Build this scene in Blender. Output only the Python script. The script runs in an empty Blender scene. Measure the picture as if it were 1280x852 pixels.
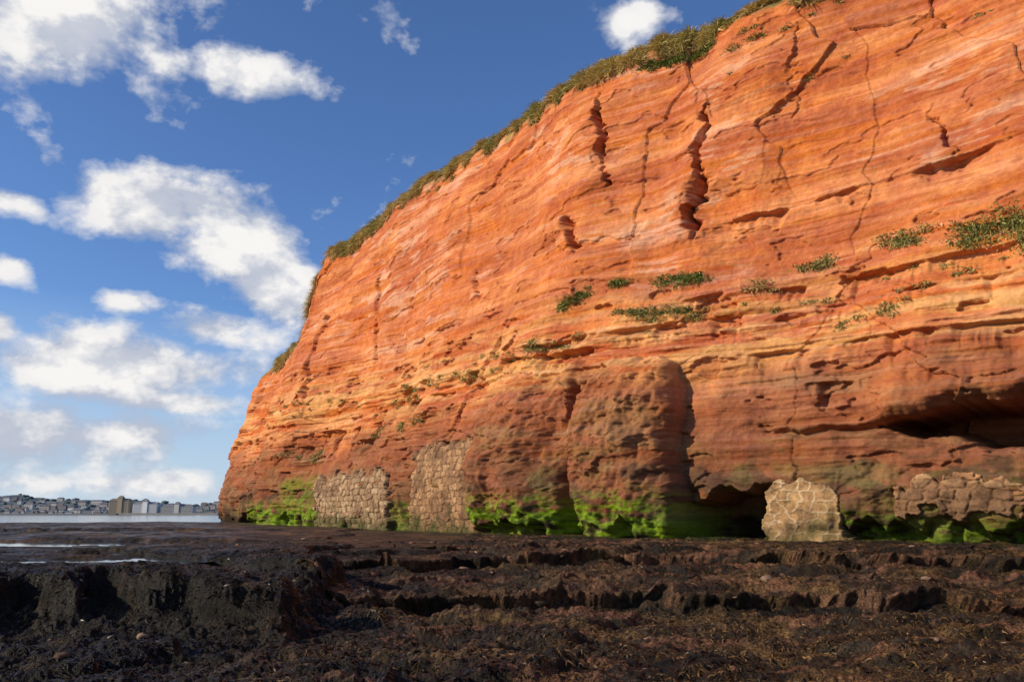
import bpy, math, numpy as np
from mathutils import Vector
rng=np.random.default_rng(5)
scene=bpy.context.scene
EYE=1.75
SUN_AZ=-110; SUN_EL=25
# ---------------------------------------------------------------- helpers
def h2(xi,yi,seed):
    h=xi.astype(np.int32).astype(np.uint32)*np.uint32(374761393)+yi.astype(np.int32).astype(np.uint32)*np.uint32(668265263)+np.uint32((seed*974634777)&0xffffffff)
    h=(h^(h>>np.uint32(13)))*np.uint32(1274126177)
    return (h^(h>>np.uint32(16))).astype(np.int64)
_gx=np.cos(np.arange(256)*2*np.pi/256).astype(np.float32);_gy=np.sin(np.arange(256)*2*np.pi/256).astype(np.float32)
_pc={}
def _perm(seed):
    if seed not in _pc:
        p=np.random.default_rng(seed+1000).permutation(256).astype(np.int32);_pc[seed]=np.concatenate([p,p])
    return _pc[seed]
def pn(x,y,seed=0):
    x,y=np.broadcast_arrays(x,y)
    x=x.astype(np.float64);y=y.astype(np.float64)
    xf=np.floor(x);yf=np.floor(y);u=(x-xf).astype(np.float32);v=(y-yf).astype(np.float32)
    xi=xf.astype(np.int32)&255;yi=yf.astype(np.int32)&255
    p=_perm(int(seed));a0=p[xi]+yi;a1=p[xi+1]+yi
    def c(h,du,dv):return _gx[h]*du+_gy[h]*dv
    fu=u*u*u*(u*(u*6-15)+10);fv=v*v*v*(v*(v*6-15)+10)
    n0=c(p[a0],u,v);n1=c(p[a1],u-1,v);n2=c(p[(a0+1)&511],u,v-1);n3=c(p[(a1+1)&511],u-1,v-1)
    a=n0+(n1-n0)*fu;b=n2+(n3-n2)*fu
    return (a+(b-a)*fv)*1.5
def fbm(x,y,o=4,seed=0,g=.5):
    a=1;s=0
    for i in range(o):
        s=s+a*pn(x,y,seed+i*17);x=x*2.03+3.1;y=y*2.03+1.7;a*=g
    return s
def f1(x,o=4,seed=0,g=.5):
    x=np.asarray(x,float);lo=x.min();hi=x.max()+1e-6
    t=np.linspace(lo,hi,int(min(6000,max(50,(hi-lo)*60))));return np.interp(x,t,fbm(t,np.full_like(t,.37),o,seed,g))
def worley(x,y,seed=0,jit=.9):
    xi=np.floor(x);yi=np.floor(y)
    f1_=np.full(x.shape,9.);f2=np.full(x.shape,9.);cid=np.zeros(x.shape,np.int64)
    dx=np.zeros(x.shape);dy=np.zeros(x.shape)
    for a in(-1,0,1):
        for b in(-1,0,1):
            h=h2(xi+a,yi+b,seed)
            px=xi+a+.5+jit*((h&1023)/1023-.5);py=yi+b+.5+jit*(((h>>10)&1023)/1023-.5)
            d=np.sqrt((px-x)**2+(py-y)**2)
            n=d<f1_
            f2=np.where(n,f1_,np.minimum(f2,d));cid=np.where(n,h,cid)
            dx=np.where(n,x-px,dx);dy=np.where(n,y-py,dy);f1_=np.where(n,d,f1_)
    return f1_,f2,cid,dx,dy
def ss_(a,b,x):
    t=np.clip((x-a)/(b-a),0,1);return t*t*(3-2*t)
def mix(a,b,t):
    return a+(np.asarray(b)-a)*t[...,None]
def mesh_np(name,V,Q,cols=None,mat=None,smooth=True,parent=None):
    me=bpy.data.meshes.new(name)
    k=Q.shape[1]
    me.vertices.add(len(V));me.vertices.foreach_set("co",np.ascontiguousarray(V,dtype=np.float32).ravel())
    me.loops.add(Q.size);me.loops.foreach_set("vertex_index",np.ascontiguousarray(Q,dtype=np.int32).ravel())
    me.polygons.add(len(Q));me.polygons.foreach_set("loop_start",np.arange(0,Q.size,k,dtype=np.int32))
    me.polygons.foreach_set("use_smooth",np.full(len(Q),smooth))
    me.update(calc_edges=True)
    if cols is not None:
        a=me.color_attributes.new("col",'FLOAT_COLOR','POINT')
        c=np.ones((len(V),4),np.float32);c[:,:3]=cols.reshape(-1,3)
        a.data.foreach_set("color",c.ravel())
    o=bpy.data.objects.new(name,me);scene.collection.objects.link(o)
    if mat:me.materials.append(mat)
    if parent:o.parent=parent
    return o
def gridq(nr,nc,flip=False):
    i=np.arange(nr*nc).reshape(nr,nc)
    q=np.stack([i[:-1,:-1],i[:-1,1:],i[1:,1:],i[1:,:-1]],-1).reshape(-1,4)
    return q[:,::-1] if flip else q
def newmat(name):
    m=bpy.data.materials.new(name);m.use_nodes=True
    return m,m.node_tree,m.node_tree.nodes["Principled BSDF"]
def N(nt,t,**k):
    n=nt.nodes.new(t)
    for a,b in k.items():setattr(n,a,b)
    return n
def M(nt,op,a,b=None,c=None,clamp=False):
    n=nt.nodes.new("ShaderNodeMath");n.operation=op;n.use_clamp=clamp
    for i,v in enumerate((a,b,c)):
        if v is None:continue
        if isinstance(v,(int,float)):n.inputs[i].default_value=v
        else:nt.links.new(v,n.inputs[i])
    return n.outputs[0]
def noise(nt,vec,scale,detail=4,rough=.55,mapping=None,dist=0):
    if mapping:
        mp=N(nt,"ShaderNodeMapping");mp.inputs["Scale"].default_value=mapping;nt.links.new(vec,mp.inputs[0]);vec=mp.outputs[0]
    n=N(nt,"ShaderNodeTexNoise");n.inputs["Scale"].default_value=scale;n.inputs["Detail"].default_value=detail
    n.inputs["Roughness"].default_value=rough;n.inputs["Distortion"].default_value=dist
    nt.links.new(vec,n.inputs["Vector"]);return n.outputs["Fac"]
def mr(nt,v,a,b,c,d):
    n=N(nt,"ShaderNodeMapRange");nt.links.new(v,n.inputs[0])
    for i,x in enumerate((a,b,c,d)):n.inputs[i+1].default_value=x
    return n.outputs[0]
def colmul(nt,col,fac):
    n=N(nt,"ShaderNodeVectorMath",operation='SCALE');nt.links.new(col,n.inputs[0]);nt.links.new(fac,n.inputs["Scale"]);return n.outputs[0]
def bump(nt,h,dist,strength=1,normal=None):
    b=N(nt,"ShaderNodeBump");b.inputs["Strength"].default_value=strength;b.inputs["Distance"].default_value=dist
    nt.links.new(h,b.inputs["Height"])
    if normal:nt.links.new(normal,b.inputs["Normal"])
    return b.outputs[0]
# ---------------------------------------------------------------- camera
cam=bpy.data.cameras.new("camera"); co=bpy.data.objects.new("camera",cam); scene.collection.objects.link(co)
co.location=(0,0,EYE); co.rotation_euler=(math.radians(90+12.1),0,0)
cam.lens=28.27; cam.sensor_width=36; cam.clip_end=60000; cam.clip_start=0.1
scene.camera=co
# ---------------------------------------------------------------- materials
def rock_mat():
    m,nt,b=newmat("sandstone")
    at=N(nt,"ShaderNodeAttribute",attribute_name="col")
    g=N(nt,"ShaderNodeNewGeometry").outputs["Position"]
    fine=noise(nt,g,6,7,.75); lam=noise(nt,g,1,8,.64,(.14,.14,4.5),.08); big=noise(nt,g,.5,3,.6); med=noise(nt,g,1.6,6,.68)
    lamk=M(nt,'MULTIPLY',M(nt,'SUBTRACT',lam,.5),mr(nt,big,.4,.62,.25,1.2))
    f=M(nt,'MULTIPLY',mr(nt,fine,.25,.75,.76,1.20),M(nt,'ADD',M(nt,'MULTIPLY',lamk,1.2),1.0))
    f=M(nt,'MULTIPLY',f,mr(nt,med,.3,.7,.82,1.15))
    c=colmul(nt,at.outputs["Color"],f)
    hs=N(nt,"ShaderNodeHueSaturation");nt.links.new(c,hs.inputs["Color"])
    nt.links.new(mr(nt,med,.3,.7,.492,.508),hs.inputs["Hue"])
    nt.links.new(mr(nt,lam,.35,.7,1.05,.90),hs.inputs["Saturation"])
    nt.links.new(hs.outputs[0],b.inputs["Base Color"])
    b.inputs["Roughness"].default_value=.95;b.inputs["Specular IOR Level"].default_value=.12
    n1=bump(nt,lamk,.11,.55);n2=bump(nt,fine,.075,.7,n1)
    nt.links.new(n2,b.inputs["Normal"]);return m
def foliage_mat(name,rough=.6,spec=.3):
    m,nt,b=newmat(name)
    at=N(nt,"ShaderNodeAttribute",attribute_name="col");nt.links.new(at.outputs["Color"],b.inputs["Base Color"])
    b.inputs["Roughness"].default_value=rough;b.inputs["Specular IOR Level"].default_value=spec
    return m
def ground_mat():
    m,nt,b=newmat("seaweed_rock")
    at=N(nt,"ShaderNodeAttribute",attribute_name="col")
    g=N(nt,"ShaderNodeNewGeometry").outputs["Position"]
    a=noise(nt,g,5,7,.75);c=noise(nt,g,24,4,.7);d=noise(nt,g,.9,4,.6)
    f=M(nt,'MULTIPLY',mr(nt,a,.35,.68,.25,2.1),mr(nt,c,.35,.7,.35,1.9));f=M(nt,'MULTIPLY',f,mr(nt,d,.3,.7,.6,1.5))
    nt.links.new(colmul(nt,at.outputs["Color"],f),b.inputs["Base Color"])
    nt.links.new(mr(nt,d,.4,.62,.30,.8),b.inputs["Roughness"]);b.inputs["Specular IOR Level"].default_value=.26
    n1=bump(nt,a,.16,1);n2=bump(nt,c,.05,1,n1);nt.links.new(n2,b.inputs["Normal"]);return m
def water_mat(name,scale,dist,base=(.03,.05,.06),ro=.1):
    m,nt,b=newmat(name)
    g=N(nt,"ShaderNodeNewGeometry").outputs["Position"]
    b.inputs["Base Color"].default_value=(*base,1);b.inputs["Roughness"].default_value=ro;b.inputs["IOR"].default_value=1.33
    n=bump(nt,noise(nt,g,scale,4,.6),dist,.6);nt.links.new(n,b.inputs["Normal"]);return m
def wall_mat():
    m,nt,b=newmat("masonry")
    at=N(nt,"ShaderNodeAttribute",attribute_name="col")
    g=N(nt,"ShaderNodeNewGeometry").outputs["Position"]
    a=noise(nt,g,9,6,.7);f=M(nt,'MULTIPLY',mr(nt,a,.3,.7,.6,1.35),mr(nt,noise(nt,g,1.3,4,.6),.3,.7,.75,1.2))
    nt.links.new(colmul(nt,at.outputs["Color"],f),b.inputs["Base Color"]);b.inputs["Roughness"].default_value=.95;b.inputs["Specular IOR Level"].default_value=.15
    nt.links.new(bump(nt,a,.05,.7),b.inputs["Normal"]);return m
rockM=rock_mat();grassM=foliage_mat("grass",.7,.15);weedM=foliage_mat("seaweed",.36,.4);groundM=ground_mat();wallM=wall_mat()
# ---------------------------------------------------------------- cliff plan
C=np.array([(52,-14),(40,2),(30,12.5),(22,20.5),(16,26),(9.3,31),(3.8,35.5),(-.6,39.5),(-4.9,45.5),(-8.9,51.5),(-14,58.5),(-21.3,67.5),(-22.2,71.5),(-23.8,76),(-28.7,82),(-29.5,88),(-25,96),(-15,105),(0,112)],float)
def catmull(P,n=40):
    out=[]
    for i in range(len(P)-1):
        p0=P[max(i-1,0)];p1=P[i];p2=P[i+1];p3=P[min(i+2,len(P)-1)]
        t=np.linspace(0,1,n,endpoint=False)[:,None]
        out.append(.5*((2*p1)+(-p0+p2)*t+(2*p0-5*p1+4*p2-p3)*t*t+(-p0+3*p1-3*p2+p3)*t**3))
    return np.vstack(out+[P[-1:]])
F=catmull(C)
S=np.concatenate([[0],np.cumsum(np.hypot(*np.diff(F,axis=0).T))])
su=np.arange(0,S[-1],.1)
fx=np.interp(su,S,F[:,0]); fy=np.interp(su,S,F[:,1])
k=np.exp(-np.linspace(-2.5,2.5,121)**2/2);k/=k.sum()
def sm(a): return np.convolve(np.pad(a,60,mode='edge'),k,'valid')
nx=sm(-np.gradient(fy));ny=sm(np.gradient(fx));l=np.hypot(nx,ny);nx/=l;ny/=l
def lean(z):
    t=np.clip((z-3.5)/22,0,1.3)
    return 5.0*t**1.1
def topH(s):
    h=np.interp(s,[0,60,98,108.5,110.5,112.5,115,121,126,135,160],[27,26.5,26.5,24.8,22.8,18.6,18.0,18.2,16.5,15,14])
    return h+.35*f1(s/3.,4,91)
def crack(s,z,pts,jx,seed):
    pts=np.array(pts);z0=pts[:,1].min();z1=pts[:,1].max()
    o=np.argsort(pts[:,1])
    zj=z+.35*fbm(s*1.2,z*1.2,3,seed+3)
    c=np.interp(z,pts[o,1],pts[o,0])+jx*(2.2*f1(z*.55,5,seed,.65))
    e=ss_(z0-.4,z0+.5,zj)*(1-ss_(z1-.5,z1+.4,zj))
    return s-c+.12*fbm(s*2,z*2,3,seed+6),e
def disp(s,z,hi=True):
    d=.9*fbm(s/11,z/13,3,1)
    wx=s+.8*fbm(s/3,z/3,3,8);wz=z+.8*fbm(s/3,z/3,3,9)
    _,_,cid,dx,dy=worley(wx/5.2,wz/7.5,11)
    r=((cid>>4)&255)/255-.5;r2=((cid>>12)&255)/255-.5
    d+=.32*r+ .45*r2*dx
    _,_,cid,dx,dy=worley(wx/2.4+5,wz/1.4,21)
    r=((cid>>4)&255)/255-.5;r2=((cid>>12)&255)/255-.5
    blk=ss_(.05,.55,fbm(s/6,z/4,3,33))
    up=ss_(11,13.5,z)
    d+=(.012+.13*blk*(1-.35*up))*(r+1.0*r2*dx)
    mid=np.exp(-((z-8.6)/2.2)**2)
    zw=z+.10*fbm(s/9,z/7,3,4)+.035*(s-80)*(z>13)
    patch=ss_(-.05,.5,fbm(s/9,z/2.2,3,44))
    am=(.12+.8*mid+.5*patch)*(1-.5*up)
    def bed(fr,sd,fs=.09,kk=4):
        return np.tanh(pn(s*fs,zw*fr,sd)*kk)
    d+=am*(.085*bed(1.1,51,.05)+.06*bed(2.7,52,.10)+.03*bed(5.5,53,.2))
    d+=.08*bed(.45,59,.03,3)
    d+=am*.045*np.tanh(8*pn(s*.5,zw*3.5,58))
    d+=(.10-.03*up)*fbm(s/1.8,z/1.2,6,61,.6)
    q=fbm(s/3,z/1.3,4,73);d-=(.2-.11*up)*ss_(.38,.46,q)
    def ledge(zc,th,s0,s1,dep,sd,sl=0.,wob=.2):
        zc=zc+sl*(s-s0)+wob*f1(s/5,4,sd)
        e=ss_(s0-1,s0+1.8,s)*(1-ss_(s1-1.8,s1+1,s))*np.clip(.35+1.5*f1(s/2.3,4,sd+9,.6),0,1.1)
        th=th*(.15+1.3*e*(.5+np.abs(f1(s/1.1,4,sd+5))))
        m=ss_(zc-th*2.2,zc-th*.1,z)*(1-ss_(zc,zc+.07,z))
        return -dep*e*m
    for L_ in ((7.7,.6,89,104,.95,101),(6.7,.4,88,103,.7,102),(9.3,.4,66,90,.5,103),(8.5,.4,79,93,.55,104),
        (10.9,.35,52,66,.4,105),(9.8,.3,50,75,.35,106),(6.6,.4,50,63,.5,107),(8.1,.35,50,64,.4,108),
        (12.6,.25,70,100,.15,111),(3.4,.35,86,118,.4,114),(4.8,.5,100,118,.4,115),(5.6,.3,78,88,.3,116)):
        d+=ledge(*L_)
    zc=15.15-.06*(s-52)+.14*f1(s/2.2,4,109);g_=np.clip(.55+1.0*f1(s/3.1,4,120,.6),.12,1.1)
    e=ss_(50,52,s)*(1-ss_(63.0,65.2,s))*g_;th=.08+.42*g_*(.5+np.abs(f1(s/1.5,4,119)))
    d-=.5*e*ss_(zc-th*2,zc-th*.1,z)*(1-ss_(zc,zc+.06,z));d+=.14*e*ss_(zc-.02,zc+.05,z)*(1-ss_(zc+.2,zc+1.6,z))
    for pts,w,dep,st in (([(71.7,24),(71.1,21),(70.4,18)],.18,.8,.5),([(72.9,16.8),(72.0,15.6),(71.4,14.3)],.2,.8,.55),
        ([(65.4,21),(65.6,18.6),(65.2,16.7)],.15,.7,.42),([(65.2,17),(65.7,15.2),(65.5,13.9)],.24,.9,.55),([(82.2,15.9),(80.5,13.7)],.11,.3,.3),
        ([(55.6,17.4),(54.9,15.2)],.08,.3,.25),([(97.4,19.6),(96,16),(94.4,12.3)],.12,.3,.3),([(60.9,24),(60.9,19)],.6,.15,.2),([(104,18),(103,9)],.2,.4,.4)):
        u,e=crack(s,z,pts,.16,int(pts[0][0]*7))
        wv=w*(.3+1.7*np.abs(f1(z*.5,4,int(pts[0][0]*3),.6)))
        d-=dep*e*np.exp(-(u/wv)**2)*ss_(-.5,.05,f1(z*.6,3,int(pts[0][0]*5)))
        d+=st*e*ss_(-.04,.06,u)*np.exp(-np.clip(u,0,9)/1.5)*(.75+.6*f1(z*.5,3,int(pts[0][0]*9)))
    low=1-ss_(5.5,9,z)
    d+=low*(.5*fbm(s/3.4,z/5,3,81))
    def dome(c,hw,top,amp,dz,sharp=.5):
        nonlocal d
        cc=c+.35*fbm(s/6,z/3,3,int(c))
        zz=np.clip((z+.3*fbm(s/1.5,z/1.5,3,int(c)+2)-dz)/(top-dz),0,2)
        rr=np.abs((s-cc)/hw)**3.0+zz**4.
        g=np.clip(1-rr,0,1)**sharp
        flat=ss_(.05,.5,g)
        base=d
        d=base*(1-.7*flat)+amp*g*(1+.2*fbm(s/1.6,z/2.6,4,int(c)+5))-.5*flat*(1-ss_(.9,2.4,z+.5*f1(s/1.2,3,6)))
        d=d+flat*(.08*np.tanh(4*fbm(s/1.2,z/.9,4,int(c)+7))+.06*fbm(s/.6,z/.4,4,int(c)+8,.6)-.09*ss_(.25,.35,fbm(s/1.6,z/.7,4,int(c)+11)))
    dome(67.8,2.65,8.5,2.3,3.0,.42);dome(73.8,3.1,8.4,1.8,1.0,.52)
    dome(89,3.2,5.9,.5,1.);dome(57.5,2.,3.6,.5,1)
    d-=1.0*np.exp(-((s-70.55-.15*f1(z,3,64))/.28)**2)*(1-ss_(6.8,8.5,z))
    d-=1.0*np.exp(-((s-71.7-.1*(z-5))/.95)**2-((z-5.3)/2.4)**2)
    und=ss_(-.1,.5,f1(s/3.3,3,141)+.25)
    notch=.9+.9*np.abs(f1(s/2.3,4,143))
    d-=und*1.1*(1-ss_(notch,notch+.3,z))
    e=ss_(61.3,62.2,s)*(1-ss_(64.6,65.4,s));zt=2.8+.35*f1(s,3,12)-.15*(s-62)
    d-=3.2*e*(1-ss_(zt-.2,zt+.08,z))
    zt=5.45-.14*np.clip(s-53,-3,9)+.22*f1(s/1.2,4,15);zb=3.65+.23*np.clip(s-53,-.5,6)+.3*f1(s/1.4,4,16)
    e=ss_(46,49,s)*(1-ss_(57.2,58.4,s))
    m=e*ss_(zb-.1,zb+.35,z)*(1-ss_(zt-.02,zt+.08,z))
    d-=4.8*m
    d+=.85*e*np.exp(-((z-zt-.5)/.5)**2)
    d-=.4*e*ss_(zb-1.6,zb-.2,z)*(1-ss_(zb,zb+.2,z))
    e2=ss_(56.5,58,s)*(1-ss_(60.5,63,s));d-=.5*e2*np.exp(-((z-4.75-.1*f1(s,3,19))/.12)**2)
    return d
def cliffP(s,z,off=0.,d=None):
    n0=np.interp(s,su,nx);n1=np.interp(s,su,ny)
    if d is None:d=disp(s,z)
    L=lean(z)-d-off
    return np.stack([np.interp(s,su,fx)-n0*L,np.interp(s,su,fy)-n1*L,z+0*s],-1),n0,n1
dist=np.hypot(fx,fy)
dens=1/np.where(su<44,90,np.where(su>124,250,dist))
cum=np.cumsum(dens);cum/=cum[-1]
NS=1950
sv=np.interp(np.linspace(0,1,NS),cum,su)
NF=780;NT=26
H=topH(sv)
rows=np.linspace(0,1,NF)[:,None]
Sg=np.ascontiguousarray(np.broadcast_to(sv,(NF,NS)));Zg=-.6+(H[None]+.6)*rows
D=disp(Sg,Zg)
def brow(d,z,h):
    b=ss_(-1.0,0,z-h);return d*(1-.5*b)-.35*b**2
D=brow(D,Zg,H[None])
Pf,n0,n1=cliffP(Sg,Zg,0,D)
tt=(np.linspace(0,1,NT+1)[1:,None]**2)*14
last=Pf[-1]
Pt=np.stack([last[None,:,0]-n0[-1]*tt,last[None,:,1]-n1[-1]*tt,last[None,:,2]+.1*np.minimum(tt,1)+.03*tt+.1*fbm(np.broadcast_to(sv,(NT,NS))/2,tt/2+0*sv,3,5)],-1)
V=np.concatenate([Pf,Pt]).reshape(-1,3)
A=np.array((.56,.155,.042));B=np.array((.64,.225,.075));Cc=np.array((.65,.345,.13));Dp=np.array((.70,.39,.25));E=np.array((.24,.08,.04));Fk=np.array((.035,.025,.016))
def cliff_col(s,z,d):
    zw=z+.12*fbm(s/9,z/7,3,4)+.035*(s-80)*(z>13)
    c=np.broadcast_to(A,s.shape+(3,)).copy()
    c=mix(c,B,ss_(-.3,.45,fbm(s/9,zw/1.8,5,201)))
    c=mix(c,(.44,.112,.042),.8*ss_(.0,.45,fbm(s/14,zw*.7,4,203)))
    c=mix(c,(.43,.118,.045),.4*ss_(-.1,.5,fbm(s/8,z/7,5,204,.6)))
    mid=np.exp(-((z-9.0-.02*(s-70))/2.4)**2)
    c=mix(c,Cc,np.clip(mid*ss_(-.45,.25,fbm(s/6,zw*1.3,5,205,.6)),0,1)*.85)
    pal=ss_(.05,.45,fbm(s/5,zw*1.2,5,207,.65))*ss_(.05,.4,fbm(s/7,z/4,3,208)+.5*np.exp(-((s-90)/8)**2))*ss_(10.5,13,z)
    c=mix(c,Dp,pal*.6)
    thin=ss_(.25,.45,pn(s*.05,zw*4,210))*ss_(9,12,z)*ss_(-.1,.35,fbm(s/5,z/3,3,212))
    c=mix(c,Dp,.3*thin)
    q=fbm(s/3,z/1.3,4,73);c=mix(c,(.44,.125,.045),.5*ss_(.38,.46,q))
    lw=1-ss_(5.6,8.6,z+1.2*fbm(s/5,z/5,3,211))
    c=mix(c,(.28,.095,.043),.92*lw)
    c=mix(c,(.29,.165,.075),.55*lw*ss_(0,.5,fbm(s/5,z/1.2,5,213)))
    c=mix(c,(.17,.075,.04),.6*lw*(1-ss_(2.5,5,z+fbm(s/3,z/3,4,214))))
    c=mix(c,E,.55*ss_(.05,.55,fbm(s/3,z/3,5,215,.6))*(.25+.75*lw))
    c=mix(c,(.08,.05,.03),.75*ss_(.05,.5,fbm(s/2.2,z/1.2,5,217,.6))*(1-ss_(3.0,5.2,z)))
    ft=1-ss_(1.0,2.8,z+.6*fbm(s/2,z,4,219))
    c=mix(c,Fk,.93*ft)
    gn=fbm(s/1.1,z/.5,5,221,.65)
    def g(s0,s1,zt,a):
        e=ss_(s0-1,s0+.7,s)*(1-ss_(s1-.7,s1+1,s));return a*e*(1-ss_(zt-.6,zt+.25,z+.9*gn))*ss_(-.5,.05,gn+.1)
    ga=np.maximum.reduce([g(65.0,79,2.5,1),g(98,119,2.6,.95),g(93.5,97,2.0,.8),g(44,60.5,1.9,.7),g(79,94,1.3,.6),g(100,104,4.6,.6),g(44,58,3.2,.15),g(85,87,2.6,.5)])
    c=mix(c,np.array((.16,.25,.011)),np.clip(ga,0,1))
    c=mix(c,np.array((.045,.07,.008)),np.clip(ga,0,1)*.8*ss_(-.05,.45,fbm(s/.5,z/.3,4,225)))
    c=mix(c,np.array((.20,.17,.055)),.35*ss_(.05,.5,fbm(s/2.5,z/1.3,5,227))*(1-ss_(3,6,z)))
    return c
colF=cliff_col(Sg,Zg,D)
gt=ss_(-.9,-.2,Zg-H[None]+.5*fbm(Sg/1.2,Zg/1.,4,231));colF=mix(colF,(.24,.18,.06),gt)
colT=np.broadcast_to(np.array((.16,.15,.045)),Pt.shape)
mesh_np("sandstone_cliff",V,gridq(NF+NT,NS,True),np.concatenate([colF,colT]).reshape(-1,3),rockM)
# ---------------------------------------------------------------- masonry walls
def wall(name,s0,s1,z0,zt,seed,off=.22,sx=.42,sz=.3,stone=((.33,.185,.095),(.42,.25,.13),(.24,.13,.07)),mort=(.15,.085,.05),mh=.07,proud=True,w=.18,rag=.4,arch=.5,foot=(.045,.055,.015),free=False):
    ns=int((s1-s0)/.03);nz=int((zt+.5-z0)/.03)
    s=np.linspace(s0-.3,s1+.3,ns);z=np.linspace(z0-.3,zt+.4,nz);s,z=np.meshgrid(s,z)
    zi=np.clip(z,z0,zt)
    sc=np.linspace(s0-.3,s1+.3,13);zc=np.linspace(z0,zt,9);SC,ZC=np.meshgrid(sc,zc)
    dc=disp(SC,ZC);dm=np.percentile(dc[2:],70);dc=dm+.5*np.clip(dc-dm,-.5,.6)
    fi=np.interp(s,sc,np.arange(13));fj=np.interp(zi,zc,np.arange(9));i0=np.clip(fi.astype(int),0,11);j0=np.clip(fj.astype(int),0,7);a=fi-i0;b=fj-j0
    a=a*a*(3-2*a);b=b*b*(3-2*b)
    sf=(dc[j0,i0]*(1-a)+dc[j0,i0+1]*a)*(1-b)+(dc[j0+1,i0]*(1-a)+dc[j0+1,i0+1]*a)*b
    row=z/sz+.12*fbm(s*1.2,z*1.2,2,4)
    _a,_b,cid,dx,dy=worley((s+.08*fbm(s*2,z*2,2,3))/sx+.5*(np.floor(row)%2),row,seed,.6)
    e=_b-_a;st=ss_(.03,w,e)
    h=(mh*st*(.5+1.*(((cid>>5)&255)/255))) if proud else mh*(1-st)
    r=((cid>>8)&255)/255.
    c=mix(np.broadcast_to(np.array(stone[0]),s.shape+(3,)),np.array(stone[1]),r);c=mix(c,np.array(stone[2]),(((cid>>16)&255)/255.>.6)*.8)
    c=mix(c,np.array(mort),1-st)
    c=mix(c,(.16,.085,.05),.65*ss_(-.1,.5,fbm(s/1.4,z/1.4,4,seed+2)))
    low=1-ss_(z0+.1,z0+1.7,z+.8*fbm(s,z,4,6));c=mix(c,foot,low*.85)
    cor=np.minimum(s-s0,s1-s)
    bd=np.minimum(cor,zt-z-arch*(1-np.clip(cor/1.2,0,1))**2)
    if free: bd=np.minimum(bd,z-z0)
    bd=bd+rag*fbm(s/.9,z/.9,4,seed+9)+.1
    off2=off-1.5*(1-ss_(0,.2,bd))
    P,_,_=cliffP(s,z,0,sf+off2+h+.03*fbm(s*3,z*3,4,5))
    mesh_np(name,P.reshape(-1,3),gridq(nz,ns,True),c.reshape(-1,3),wallM)
wall("stone_wall",77.3,84.4,.5,5.6,301,off=.12,sx=.5,sz=.36,rag=.55)
wall("stone_wall",86.6,97.8,.5,4.3,302,off=.12,sx=.55,sz=.36,rag=.55,stone=((.36,.23,.13),(.45,.31,.19),(.27,.17,.10)))
wall("stone_wall",59.2,62.1,.4,3.05,303,off=.2,sx=.55,sz=.36,stone=((.40,.23,.10),(.46,.29,.14),(.32,.19,.09)),mort=(.56,.42,.27),mh=.03,proud=False,w=.12,rag=.3,arch=.7,foot=(.10,.085,.035))
wall("stone_wall",53.2,57.4,1.7,3.1,304,off=.10,sx=.55,sz=.36,stone=((.46,.22,.10),(.50,.30,.15),(.34,.16,.08)),mort=(.27,.15,.08),rag=.5,foot=(.16,.09,.05),free=True)
# ---------------------------------------------------------------- ground
def footx(y):return np.interp(y,fy[:1180],fx[:1180])
pools=[(-16.5,29,5.5,2.6,.72),(-9.6,19.0,2.0,.9,.70),(-28,48,9,4.,.72)]
STEPS=((16.6,.34),(19.0,.10),(21.6,.32),(25.2,.16))
def wfield(x,y):
    return y+1.5*fbm(x/6,y/9,4,401)+.22*fbm(x/.9,y/1.5,4,402,.55)+.10*x*(x>0)-.04*x*(x<0)
def shv(w):
    s=0
    for a,hh in STEPS: s=s+(hh*.9)*ss_(a-.05,a+.06,w)*(1-ss_(a+.1,a+1.4,w))
    return s
def ground(x,y,fine=True):
    wn=fbm(x/6,y/9,4,401)
    w=wfield(x,y)
    right=-.14+0*x
    for a,hh in STEPS: right=right+hh*ss_(a-.07,a+.07,w)
    right=right+.14*ss_(-.06,.06,fbm(x/4.5,y/2.2,4,404)-.12)*(w<a)
    lx=x+3.4+.17*(y-13)+.9*fbm(x/2.5,y/2.5,5,405)
    yb=12.6+1.3*fbm(x/4+9,x*0+.3,3,406,.5)
    ly=y-yb+.5*fbm(x/1.6,y/1.2,5,416,.55)
    left=ss_(-.5,.4,-lx)*(.5*ss_(-.9,.3,ly)+.5*ss_(.0,.35,ly))*(.78+.05*wn)-.14
    e=((x+5)*10+(y-17)*9)/13.45+.5*fbm(x/1.5,y/1.5,4,407)
    lm=(left>.3)
    left=left-.2*np.exp(-((e+.5)/.6)**2)*lm+.14*ss_(-.06,.1,e)*ss_(-.1,.1,ly)*(x<-3)+.10*lm
    z=np.maximum(right,left)
    r_=np.hypot(x,y)
    calm=1-.65*ss_(15,24,r_)*(x<-2)
    z=z+calm*(.045*np.tanh(6*fbm(x/3.,y/1.6,4,408))+.06*fbm(x/.9,y/.9,4,409))
    if fine:
        z=z+.08*calm*(np.abs(fbm(x/.4,y/.4,4,410,.6))-.2)*np.clip(25/r_,0,1)
    z=z+.10*fbm(x/1.6,y/.9,3,411)*(y<16)
    for (a,b,rx,ry,l) in pools:
        r=np.hypot((x-a)/rx,(y-b)/ry)+.35*fbm(x/1.6,y/.9,4,420)
        m=1-ss_(.8,1.2,r);z=z*(1-m)+(l-.10)*m
        m2=(1-ss_(1.,2.4,r))*(y<b);z=np.where(m2>0,z*(1-m2)+np.minimum(z,l+.01)*m2,z)
    far=y+7*fbm(x/14,y/14,4,412)
    z=z-3.2*ss_(84,112,far)
    z=z-1.5*ss_(55,100,-x+.1*y+6*wn)
    return z
th=np.concatenate([np.linspace(-180,-42,60,endpoint=False),np.linspace(-42,42,1400),np.linspace(42,180,60)[1:]])*math.pi/180
rr=np.concatenate([np.linspace(.3,5,30,endpoint=False),np.geomspace(5,30,820,endpoint=False),np.geomspace(30,160,300),np.geomspace(160,20000,20)[1:]])
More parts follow.
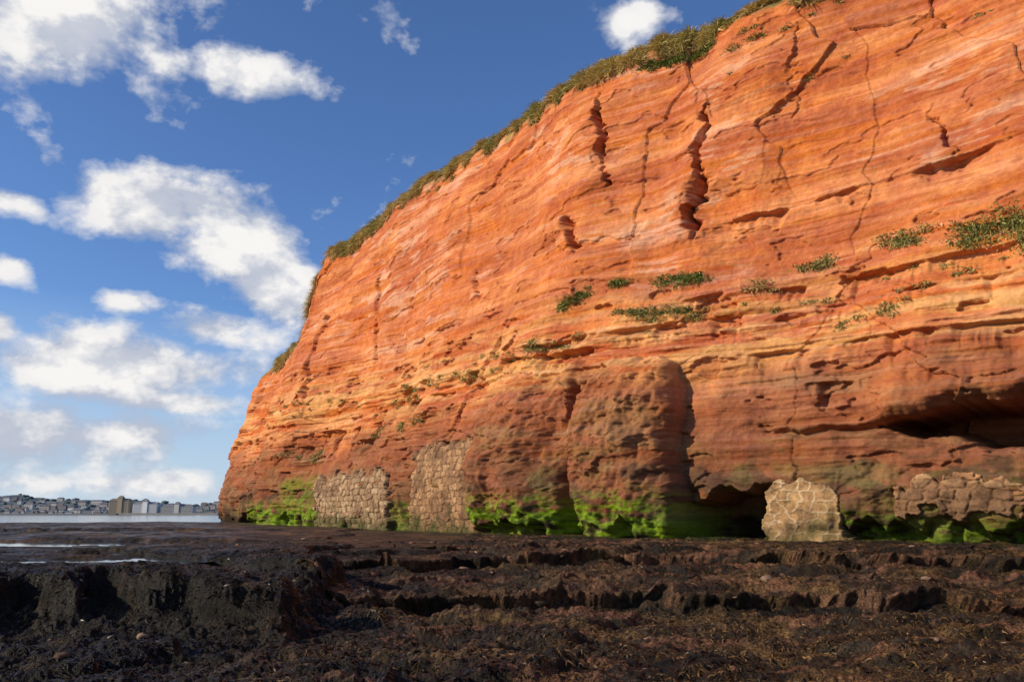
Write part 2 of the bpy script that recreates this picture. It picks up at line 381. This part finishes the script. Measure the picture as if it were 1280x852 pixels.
TH,RR=np.meshgrid(th,rr);gx=RR*np.sin(TH);gy=RR*np.cos(TH);gz=ground(gx,gy)
gz=np.where(RR>170,-4,gz)
Dc=(footx(gy)-gx)*.75
W=wfield(gx,gy)
c=np.broadcast_to(np.array((.036,.024,.014)),gx.shape+(3,)).copy()
c=mix(c,np.array((.13,.072,.027)),.85*ss_(-.1,.45,fbm(gx/2.2,gy/1.5,5,430,.6)+.1*ss_(-3,3,gx)))
c=mix(c,np.array((.010,.008,.006)),.85*ss_(.05,.4,fbm(gx/3,gy/1.6,5,431,.6)))
c=mix(c,np.array((.22,.095,.052)),.6*ss_(.38,.52,fbm(gx/2.2,gy/.8,5,432,.6))*(gx>-2))
c=mix(c,np.array((.011,.008,.006)),.55*ss_(1,-4,gx+2*fbm(gx/4,gy/4,3,436))*ss_(40,15,gy))
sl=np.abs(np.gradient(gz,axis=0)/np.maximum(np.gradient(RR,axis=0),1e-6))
c=mix(c,np.array((.009,.007,.005)),.85*ss_(.35,1.2,sl)*(gx<-1))  # shade on the left step's steep faces, painted near-black
ed=np.zeros(gx.shape)
gl=ss_(-6,-3,gx)*(gy<40)*(gy>9)
for a,hh in STEPS:
    ed=np.maximum(ed,ss_(a-.10,a,W)*(1-ss_(a+.12,a+.3,W)))
c=mix(c,np.array((.15,.075,.042)),.7*ed*gl*ss_(-.3,.3,fbm(gx/1.5,gy/1.5,4,433)))
c=mix(c,np.array((.075,.10,.012)),.5*(1-ss_(.3,1.8,Dc+1.4*fbm(gx/1.5,gy/1.5,4,434)))*(Dc>-3))
gyy=gy-shv(W)*gl
mesh_np("rock_platform_ground",np.stack([gx,gyy,gz],-1).reshape(-1,3),gridq(len(rr),len(th),False),c.reshape(-1,3),groundM)
def strips(name,base,dirv,up,length,width,col,mat,droop=.5,nseg=3):
    n=len(base);side=np.cross(dirv,up);side/=np.linalg.norm(side,axis=1)[:,None]+1e-9
    vs=[]
    for i in range(nseg+1):
        t=i/nseg
        p=base+dirv*(length*t)[:,None];p[:,2]-=droop*length*t*t
        wd=(width*(1-.85*t)*.5)[:,None]
        vs+= [p-side*wd,p+side*wd]
    V=np.stack(vs,1)
    b=np.arange(n)[:,None]*(2*nseg+2)
    q=np.concatenate([np.concatenate([b+2*i,b+2*i+1,b+2*i+3,b+2*i+2],1) for i in range(nseg)])
    cc=np.repeat(col,2*nseg+2,axis=0)
    return mesh_np(name,V.reshape(-1,3),q,cc,mat)
n=360000
r=6.5+ (rng.random(n)**1.1)*20;a=(rng.random(n)*2-1)*.66
x=r*np.sin(a);y=r*np.cos(a)
keep=(fbm(x/1.1,y/.8,4,440)>-.35)|(x<-2)
Wp=wfield(x,y)
for a_,hh in STEPS: keep&=~((np.abs(Wp-a_-.05)<.25)&(x>-6))
for (pa,pb,rx,ry,l_) in pools: keep&=np.hypot((x-pa)/rx,(y-pb)/ry)>1.25
x=x[keep];y=y[keep];n=len(x)
z=ground(x,y);Wp=wfield(x,y)
yy=y-shv(Wp)*ss_(-6,-3,x)*(y>9)
az=rng.random(n)*6.283;dv=np.stack([np.cos(az),np.sin(az),rng.random(n)*.5],-1);dv/=np.linalg.norm(dv,axis=1)[:,None]
t=(rng.random(n)**1.3)[:,None]*ss_(-.35,.45,fbm(x/1.5,y/1.0,4,441)+.12*np.clip(x,-5,2))[:,None]
col=np.array((.016,.011,.008))*(1-t)+np.array((.26,.15,.045))*t
strips("seaweed",np.stack([x,yy,z-.005],-1),dv,np.array([[0,0,1.]])+.4*rng.normal(size=(n,3)),.04+.10*rng.random(n),.014+.022*rng.random(n),col,weedM,.6,2)
import bmesh
bm=bmesh.new();bmesh.ops.create_icosphere(bm,subdivisions=2,radius=1);bv=np.array([v.co[:] for v in bm.verts]);bf=np.array([[v.index for v in f.verts] for f in bm.faces]);bm.free()
def stones(name,n,xr,yr,smin,smax,cols):
    vv=[];bq=[];bc=[];base=0
    for i in range(n):
        x=rng.uniform(*xr);y=rng.uniform(*yr);s=smin+(smax-smin)*rng.random()**2.5
        if footx(np.array([y]))[0]-x<1.5:continue
        q=bv*(1+.5*pn(bv[:,0]*1.3+i,bv[:,1]*1.3+bv[:,2]*.9,i%50)[:,None])*np.array([1,rng.uniform(.6,1),rng.uniform(.35,.6)])*s
        an=rng.uniform(0,6.28);q=q@np.array([[math.cos(an),-math.sin(an),0],[math.sin(an),math.cos(an),0],[0,0,1]])
        X_=np.array([x]);Y_=np.array([y])
        q=q+np.array([x,y-float(shv(wfield(X_,Y_))[0]*ss_(-6,-3,X_)[0]),ground(X_,Y_)[0]]);vv.append(q);bq.append(bf+base);base+=len(q)
        bc.append(np.tile(np.array(cols[rng.integers(len(cols))]),(len(q),1)))
    mesh_np(name,np.concatenate(vv),np.concatenate(bq),np.concatenate(bc),wallM)
stones("loose_stones",300,(-8,20),(9.5,30),.02,.15,((.16,.08,.05),(.10,.06,.04),(.05,.035,.025),(.04,.03,.022),(.25,.16,.11)))
# ---------------------------------------------------------------- water
seaM=water_mat("sea_water",.25,.35,(.10,.13,.15))
mesh_np("sea",np.array([(-25000,60,-.75),(25000,60,-.75),(25000,40000,-.75),(-25000,40000,-.75),(-25000,-3000,-.75),(-58,-3000,-.75),(-58,60,-.75)],float),np.array([(0,1,2,3),(4,5,6,0)]),None,seaM,False)
poolM=water_mat("pool_water",3,.004,ro=.05)
for (a,b,rx,ry,l) in pools:
    t=np.linspace(0,2*np.pi,48,endpoint=False);v=np.stack([a+1.4*rx*np.cos(t),b+1.4*ry*np.sin(t),0*t+l-.02],-1)
    mesh_np("tide_pool",v,np.arange(48)[None],None,poolM,False)
# ---------------------------------------------------------------- vegetation
def leafcol(n,t,br=1.):
    a=np.array((.56,.43,.17));b=np.array((.19,.25,.05));c_=np.array((.64,.54,.30))
    t=np.clip(t,0,1)[:,None];c=a*(1-t)+b*t
    r=rng.random(n)[:,None];c=c*(.6+.6*r);c=np.where(rng.random(n)[:,None]<.12*(1-t),c_,c);return c*br
n=200000
s=rng.uniform(44,124,n);H_=topH(s)
u=rng.random(n);dn=.1+1.4*ss_(-.4,.5,f1(s/1.7,4,501))
down=np.clip(np.where(u<.5,rng.random(n)**1.3*dn,0),0,None)
back=np.where(u>=.5,rng.random(n)**1.5*2.5,0)
z=H_-down
dd=brow(disp(s,z),z,H_)
Pp,g0,g1=cliffP(s,z,0,dd)
Pp[:,0]-=g0*back;Pp[:,1]-=g1*back;Pp[:,2]+=.08*np.minimum(back,1)
fr=rng.normal(size=(n,3))*.4
dv=np.stack([g0*.5,g1*.5,np.full(n,.9)-.55*(down>.1)],-1)+fr;dv/=np.linalg.norm(dv,axis=1)[:,None]
L=(.22+.6*rng.random(n)**1.5)*(.5+.9*ss_(-.4,.5,fbm(s/.8,back,4,503)))
strips("clifftop_grass",Pp,dv,rng.normal(size=(n,3)),L,.035+.03*rng.random(n),leafcol(n,.1+.8*f1(s/3,4,505)+.25*rng.normal(size=n),1.15),grassM,.5,3)
cl=[]
def row(s0,s1,z0,z1,cnt,r0,r1,tt=.7,pn_=110,jz=.15):
    for i in range(cnt):
        t=rng.random();cl.append((s0+(s1-s0)*t,z0+(z1-z0)*t+rng.normal()*jz,rng.uniform(r0,r1),tt,pn_))
row(70.6,72.1,12.2,11.7,12,.10,.28,.9);row(68.9,69.1,12.4,12.3,4,.12,.26,1.1);row(64.7,67.6,11.9,12.1,20,.08,.28,.85);row(64.8,69,10.4,10.8,22,.08,.26,.55)
row(56.4,59.2,9.2,8.9,12,.05,.15,.3);row(59.6,60.8,11.7,11.9,11,.07,.26,.4,110,.25);row(56,57.5,11.8,12.2,12,.07,.26,.5,110,.25);row(54,55,11.6,11.8,12,.08,.3,.6,110,.3);row(52.6,53.6,10.6,12.4,14,.08,.3,.6,110,.2)
row(66,69,24.6,25.0,16,.12,.3,1.1,150);row(64.8,66,24.4,24.9,6,.1,.25,1.0,150);row(70.5,76,9.8,9.6,14,.08,.2,.4);row(76,92,9.6,8.6,34,.08,.22,.45,110,.25);row(52,62,10.4,10.1,16,.05,.14,.35,110,.3)
row(99,112,6,6.4,10,.1,.25,.35);row(111,120,16.5,16.5,22,.2,.4,.4);row(50,66,25.4,23.7,14,.06,.2,.6,110,.3);row(48,120,10,10,30,.04,.12,.3,110,.5);row(88,102,24.8,24.8,12,.1,.25,.5);row(61.5,63,11,11,4,.1,.22,.2);row(112,119,13.5,12,8,.12,.25,.5)
row(84,92,7.2,7.0,10,.1,.2,.6);row(50,64,22,21,6,.05,.12,.5,110,1.)
bs=[];ls=[];ts=[]
for (a,b,r,t,k_) in cl:
    m=int(k_*(r/.25)**2)+18
    sa=a+rng.normal(size=m)*r*1.3;za=b+rng.normal(size=m)*r*.5
    za=np.minimum(za,topH(sa)-.1)
    bs.append((sa,za));ts.append(np.full(m,t)+.25*rng.normal(size=m));ls.append(rng.random(m)*r*.45)
sa=np.concatenate([b[0] for b in bs]);za=np.concatenate([b[1] for b in bs]);ts=np.concatenate(ts);q=np.concatenate(ls);n=len(sa)
p,g0,g1=cliffP(sa,za);p[:,0]+=g0*q;p[:,1]+=g1*q
v=np.stack([g0,g1,np.full(n,.4)],-1)+rng.normal(size=(n,3))*.8;v/=np.linalg.norm(v,axis=1)[:,None]
strips("cliff_face_plants",p,v,rng.normal(size=(n,3)),.07+.17*rng.random(n),.03+.03*rng.random(n),leafcol(n,ts,.9),grassM,.4,2)
# ---------------------------------------------------------------- distant shore & town
hillM,nt,b=newmat("distant_hill");g=N(nt,"ShaderNodeNewGeometry").outputs["Position"]
cr=N(nt,"ShaderNodeValToRGB");nt.links.new(noise(nt,g,.03,6,.65),cr.inputs[0]);cr.color_ramp.elements[0].position=.4;cr.color_ramp.elements[0].color=(.08,.11,.135,1);cr.color_ramp.elements[1].position=.62;cr.color_ramp.elements[1].color=(.15,.175,.18,1)  # distance haze put into the hill colour as pale blue-grey
nt.links.new(cr.outputs[0],b.inputs["Base Color"]);b.inputs["Roughness"].default_value=1
hx=np.linspace(-2600,600,400);ht=np.linspace(0,1,30);HX,HT=np.meshgrid(hx,ht)
def ridge(x):return np.interp(x,[-2600,-1500,-900,-750,-620,-500,-300,600],[60,46,34,28,19,13,8,6])
def hillz(x,t):return -2+ (ridge(x)*(1+.5*fbm(x/160,x*0,4,601)))*ss_(0,1,t)**.8+2*fbm(x/30,t*6,3,602)*t
HY=1380+HT*420;HZ=hillz(HX,HT)
mesh_np("distant_hills",np.stack([HX,HY,HZ],-1).reshape(-1,3),gridq(30,400),None,hillM)
VV=[];QQ=[];CC=[]
def addbox(x0,x1,y0,y1,z0,z1,c):
    b0=len(VV);VV.extend([(x0,y0,z0),(x1,y0,z0),(x1,y1,z0),(x0,y1,z0),(x0,y0,z1),(x1,y0,z1),(x1,y1,z1),(x0,y1,z1)])
    QQ.extend([[b0+i for i in f] for f in [(0,1,5,4),(1,2,6,5),(2,3,7,6),(3,0,4,7),(4,5,6,7)]]);CC.extend([c]*8)
def addroof(x0,x1,y0,y1,z,h,c):
    b0=len(VV);ym=(y0+y1)/2;VV.extend([(x0-.4,y0-.4,z),(x1+.4,y0-.4,z),(x1+.4,y1+.4,z),(x0-.4,y1+.4,z),(x0+1.5,ym,z+h),(x1-1.5,ym,z+h)])
    QQ.extend([[b0,b0+1,b0+5,b0+4],[b0+2,b0+3,b0+4,b0+5],[b0+1,b0+2,b0+5],[b0+3,b0,b0+4]]);CC.extend([c]*6)
def flush(name,mat=None,parent=None):
    global VV,QQ,CC
    me=bpy.data.meshes.new(name);me.from_pydata(VV,[],QQ)
    a=me.color_attributes.new("col",'FLOAT_COLOR','POINT');cc=np.ones((len(VV),4),np.float32);cc[:,:3]=np.array(CC);a.data.foreach_set("color",cc.ravel())
    me.materials.append(mat);o=bpy.data.objects.new(name,me);scene.collection.objects.link(o);o.parent=parent;VV=[];QQ=[];CC=[];return o
townM=foliage_mat("town_hazed_colour",.9,.1)  # colours carry distance haze as well as house paint
pal=[(.46,.46,.46),(.36,.33,.31),(.58,.58,.57),(.28,.24,.22),(.42,.40,.38)]  # wall colours muted for distance haze
rp=[(.14,.13,.15),(.18,.15,.15),(.13,.15,.18)]
for i in range(300):
    x=rng.uniform(-1500,-380);t=rng.random()**1.3*.75;y=1380+t*420;z=float(hillz(np.array([x]),np.array([t]))[0])
    w_=rng.uniform(6,15);d_=rng.uniform(6,9);h_=rng.uniform(4,6.5)
    if rng.random()<.08:h_*=1.6;w_*=1.5
    addbox(x,x+w_,y,y+d_,z-3,z+h_,pal[rng.integers(5)]);addroof(x,x+w_,y,y+d_,z+h_,rng.uniform(1.5,2.8),rp[rng.integers(3)])
    for j in range(int(w_/4)):
        for f_ in range(int(h_/2.8)):addbox(x+1.2+j*4,x+2.4+j*4,y-.1,y-.01,z+.8+f_*2.6,z+2.0+f_*2.6,(.08,.09,.10))
flush("distant_town_houses",townM)
def big(name,x0,x1,y,h,st,wc,rc,tower=None):
    addbox(x0,x1,y,y+16,-1,h,wc)
    addroof(x0,x1,y,y+16,h,3.5,rc)
    for f_ in range(st):
        zz=1.5+f_*(h-1)/st
        xx=x0+1.5
        while xx<x1-2:
            addbox(xx,xx+1.5,y-.15,y-.01,zz,zz+1.9,(.10,.11,.13));xx+=3.3
        addbox(x0,x1,y-.35,y-.16,zz+2.4,zz+2.7,tuple(np.array(wc)*.8))
    for tx_ in tower or []:
        addbox(tx_,tx_+8,y-1.2,y+8,-1,h+4,wc);addroof(tx_,tx_+8,y-1.2,y+8,h+4,4,rc)
    flush(name,townM)
big("seafront_hotel",-628,-588,1360,17,5,(.70,.71,.72),(.2,.2,.22),[-612])
big("seafront_terrace",-584,-530,1362,13,4,(.48,.47,.46),(.17,.17,.19),[-560])
big("apartment_block",-670,-638,1364,23,6,(.33,.27,.20),(.2,.17,.15),[-656])
addbox(-1500,-640,1330,1338,-2,2.0,(.20,.20,.2));addbox(-640,-480,1340,1348,-2,2.6,(.30,.28,.26));flush("harbour_wall",townM)
tv=[];tq=[];tc=[];base=0
for i in range(380):
    x=rng.uniform(-1500,-380);t=.15+.85*rng.random();y=1382+t*420;z=float(hillz(np.array([x]),np.array([t]))[0]);s_=rng.uniform(2,4.5)
    q=bv*s_*(1+.7*pn(bv[:,0]*2+i,bv[:,1]*2+bv[:,2],i%40)[:,None])*np.array([1.6,1,.8])+np.array([x,y,z+s_*.3])
    tv.append(q);tq.append(bf+base);base+=len(q);tc.append(np.tile(np.array((.085,.115,.13))*rng.uniform(.85,1.15),(len(q),1)))  # tree colour blued for distance haze
mesh_np("distant_trees",np.concatenate(tv),np.concatenate(tq),np.concatenate(tc),townM)
# ---------------------------------------------------------------- sky and sun
w=bpy.data.worlds.new("World");scene.world=w;w.use_nodes=True
nt=w.node_tree;bg=nt.nodes["Background"];bg.inputs[1].default_value=.1
sk=N(nt,"ShaderNodeTexSky");sk.sky_type='NISHITA';sk.sun_disc=False
sk.sun_elevation=math.radians(SUN_EL);sk.sun_rotation=math.radians(SUN_AZ);sk.air_density=1.0;sk.dust_density=.3;sk.ozone_density=2.5
dr=N(nt,"ShaderNodeTexCoord").outputs["Generated"]
sx=N(nt,"ShaderNodeSeparateXYZ");nt.links.new(dr,sx.inputs[0])
azn=M(nt,'ARCTAN2',sx.outputs[0],sx.outputs[1]);eln=M(nt,'ARCSINE',sx.outputs[2])
cv=N(nt,"ShaderNodeCombineXYZ");nt.links.new(azn,cv.inputs[0]);nt.links.new(M(nt,'MULTIPLY',eln,1.4),cv.inputs[1])
def field(off):
    ad=N(nt,"ShaderNodeVectorMath",operation='ADD');nt.links.new(cv.outputs[0],ad.inputs[0]);ad.inputs[1].default_value=off
    return noise(nt,ad.outputs[0],9,9,.58,None,.05)
nA=field((3.1,1.2,0));nB=field((3.1-.02,1.2+.035,0))
blobs=[(-.56,.53,.11,.07,1),(-.45,.50,.08,.03,.6),(-.34,.505,.08,.028,.85),(-.47,.47,.08,.03,.6),(-.42,.345,.10,.035,1),(-.34,.315,.08,.045,1),(-.29,.265,.06,.035,.95),(-.47,.160,.11,.033,1),(-.37,.165,.06,.022,.85),(-.36,.215,.05,.022,.9),(-.39,.125,.07,.012,.85),
(-.54,.075,.12,.035,1),(-.43,.085,.08,.022,.85),(-.165,.585,.03,.025,.5),(.165,.585,.05,.022,.7),(-.585,.325,.03,.016,.8),(-.59,.19,.03,.018,.9),(-.58,.255,.02,.014,.7),(-.5,.035,.2,.018,.8),(-.46,.235,.035,.012,.7)]
acc=None
for (a,e_,ra,re,wt) in blobs:
    u=M(nt,'MULTIPLY',M(nt,'SUBTRACT',azn,a),1/ra);v=M(nt,'MULTIPLY',M(nt,'SUBTRACT',eln,e_),1/re)
    r2=M(nt,'ADD',M(nt,'MULTIPLY',u,u),M(nt,'MULTIPLY',v,v))
    g=M(nt,'MULTIPLY',M(nt,'EXPONENT',M(nt,'MULTIPLY',r2,-.6)),wt)
    acc=g if acc is None else M(nt,'MAXIMUM',acc,g)
away=M(nt,'MULTIPLY',mr(nt,noise(nt,cv.outputs[0],2.2,2,.5),.5,.65,0,.8),mr(nt,M(nt,'ABSOLUTE',azn),.7,1.1,0,1))
acc=M(nt,'MAXIMUM',acc,away)
def dens(n):return M(nt,'ADD',M(nt,'MULTIPLY',acc,.72),M(nt,'MULTIPLY',M(nt,'SUBTRACT',n,.5),1.7))
dA=dens(nA);dB=dens(nB)
mask=mr(nt,dA,.22,.52,0,1)
sunside=mr(nt,M(nt,'SUBTRACT',dA,dB),-.12,.14,0,1)  # painted cloud shading: bright on the sun side, grey away from it
core=mr(nt,dA,.35,.95,0,1)
cc=N(nt,"ShaderNodeMix",data_type='RGBA');cc.inputs[6].default_value=(4.4,4.9,6.1,1);cc.inputs[7].default_value=(9.4,9.2,9.0,1)
nt.links.new(M(nt,'ADD',M(nt,'MULTIPLY',sunside,.75),M(nt,'MULTIPLY',core,.4),clamp=True),cc.inputs[0])
hz=N(nt,"ShaderNodeMix",data_type='RGBA');tint=N(nt,"ShaderNodeMix",data_type='RGBA',blend_type='MULTIPLY');tint.inputs[0].default_value=1;nt.links.new(sk.outputs[0],tint.inputs[6]);tint.inputs[7].default_value=(.84,1.08,1.48,1)
hz.inputs[7].default_value=(5.6,6.8,8.4,1);nt.links.new(tint.outputs[2],hz.inputs[6])
nt.links.new(mr(nt,eln,-.02,.24,.85,0),hz.inputs[0])
mx=N(nt,"ShaderNodeMix",data_type='RGBA');nt.links.new(mask,mx.inputs[0]);nt.links.new(hz.outputs[2],mx.inputs[6]);nt.links.new(cc.outputs[2],mx.inputs[7])
nt.links.new(mx.outputs[2],bg.inputs[0])
sun=bpy.data.lights.new("sun",'SUN');sun.energy=4.9;sun.angle=math.radians(.5);sun.color=(1,.85,.62)
so=bpy.data.objects.new("sun",sun);scene.collection.objects.link(so)
e=math.radians(SUN_EL);a=math.radians(SUN_AZ)
so.rotation_euler=Vector((math.cos(e)*math.sin(a),math.cos(e)*math.cos(a),math.sin(e))).to_track_quat('Z','Y').to_euler()
scene.view_settings.view_transform='Standard';scene.view_settings.look='None';scene.view_settings.exposure=0
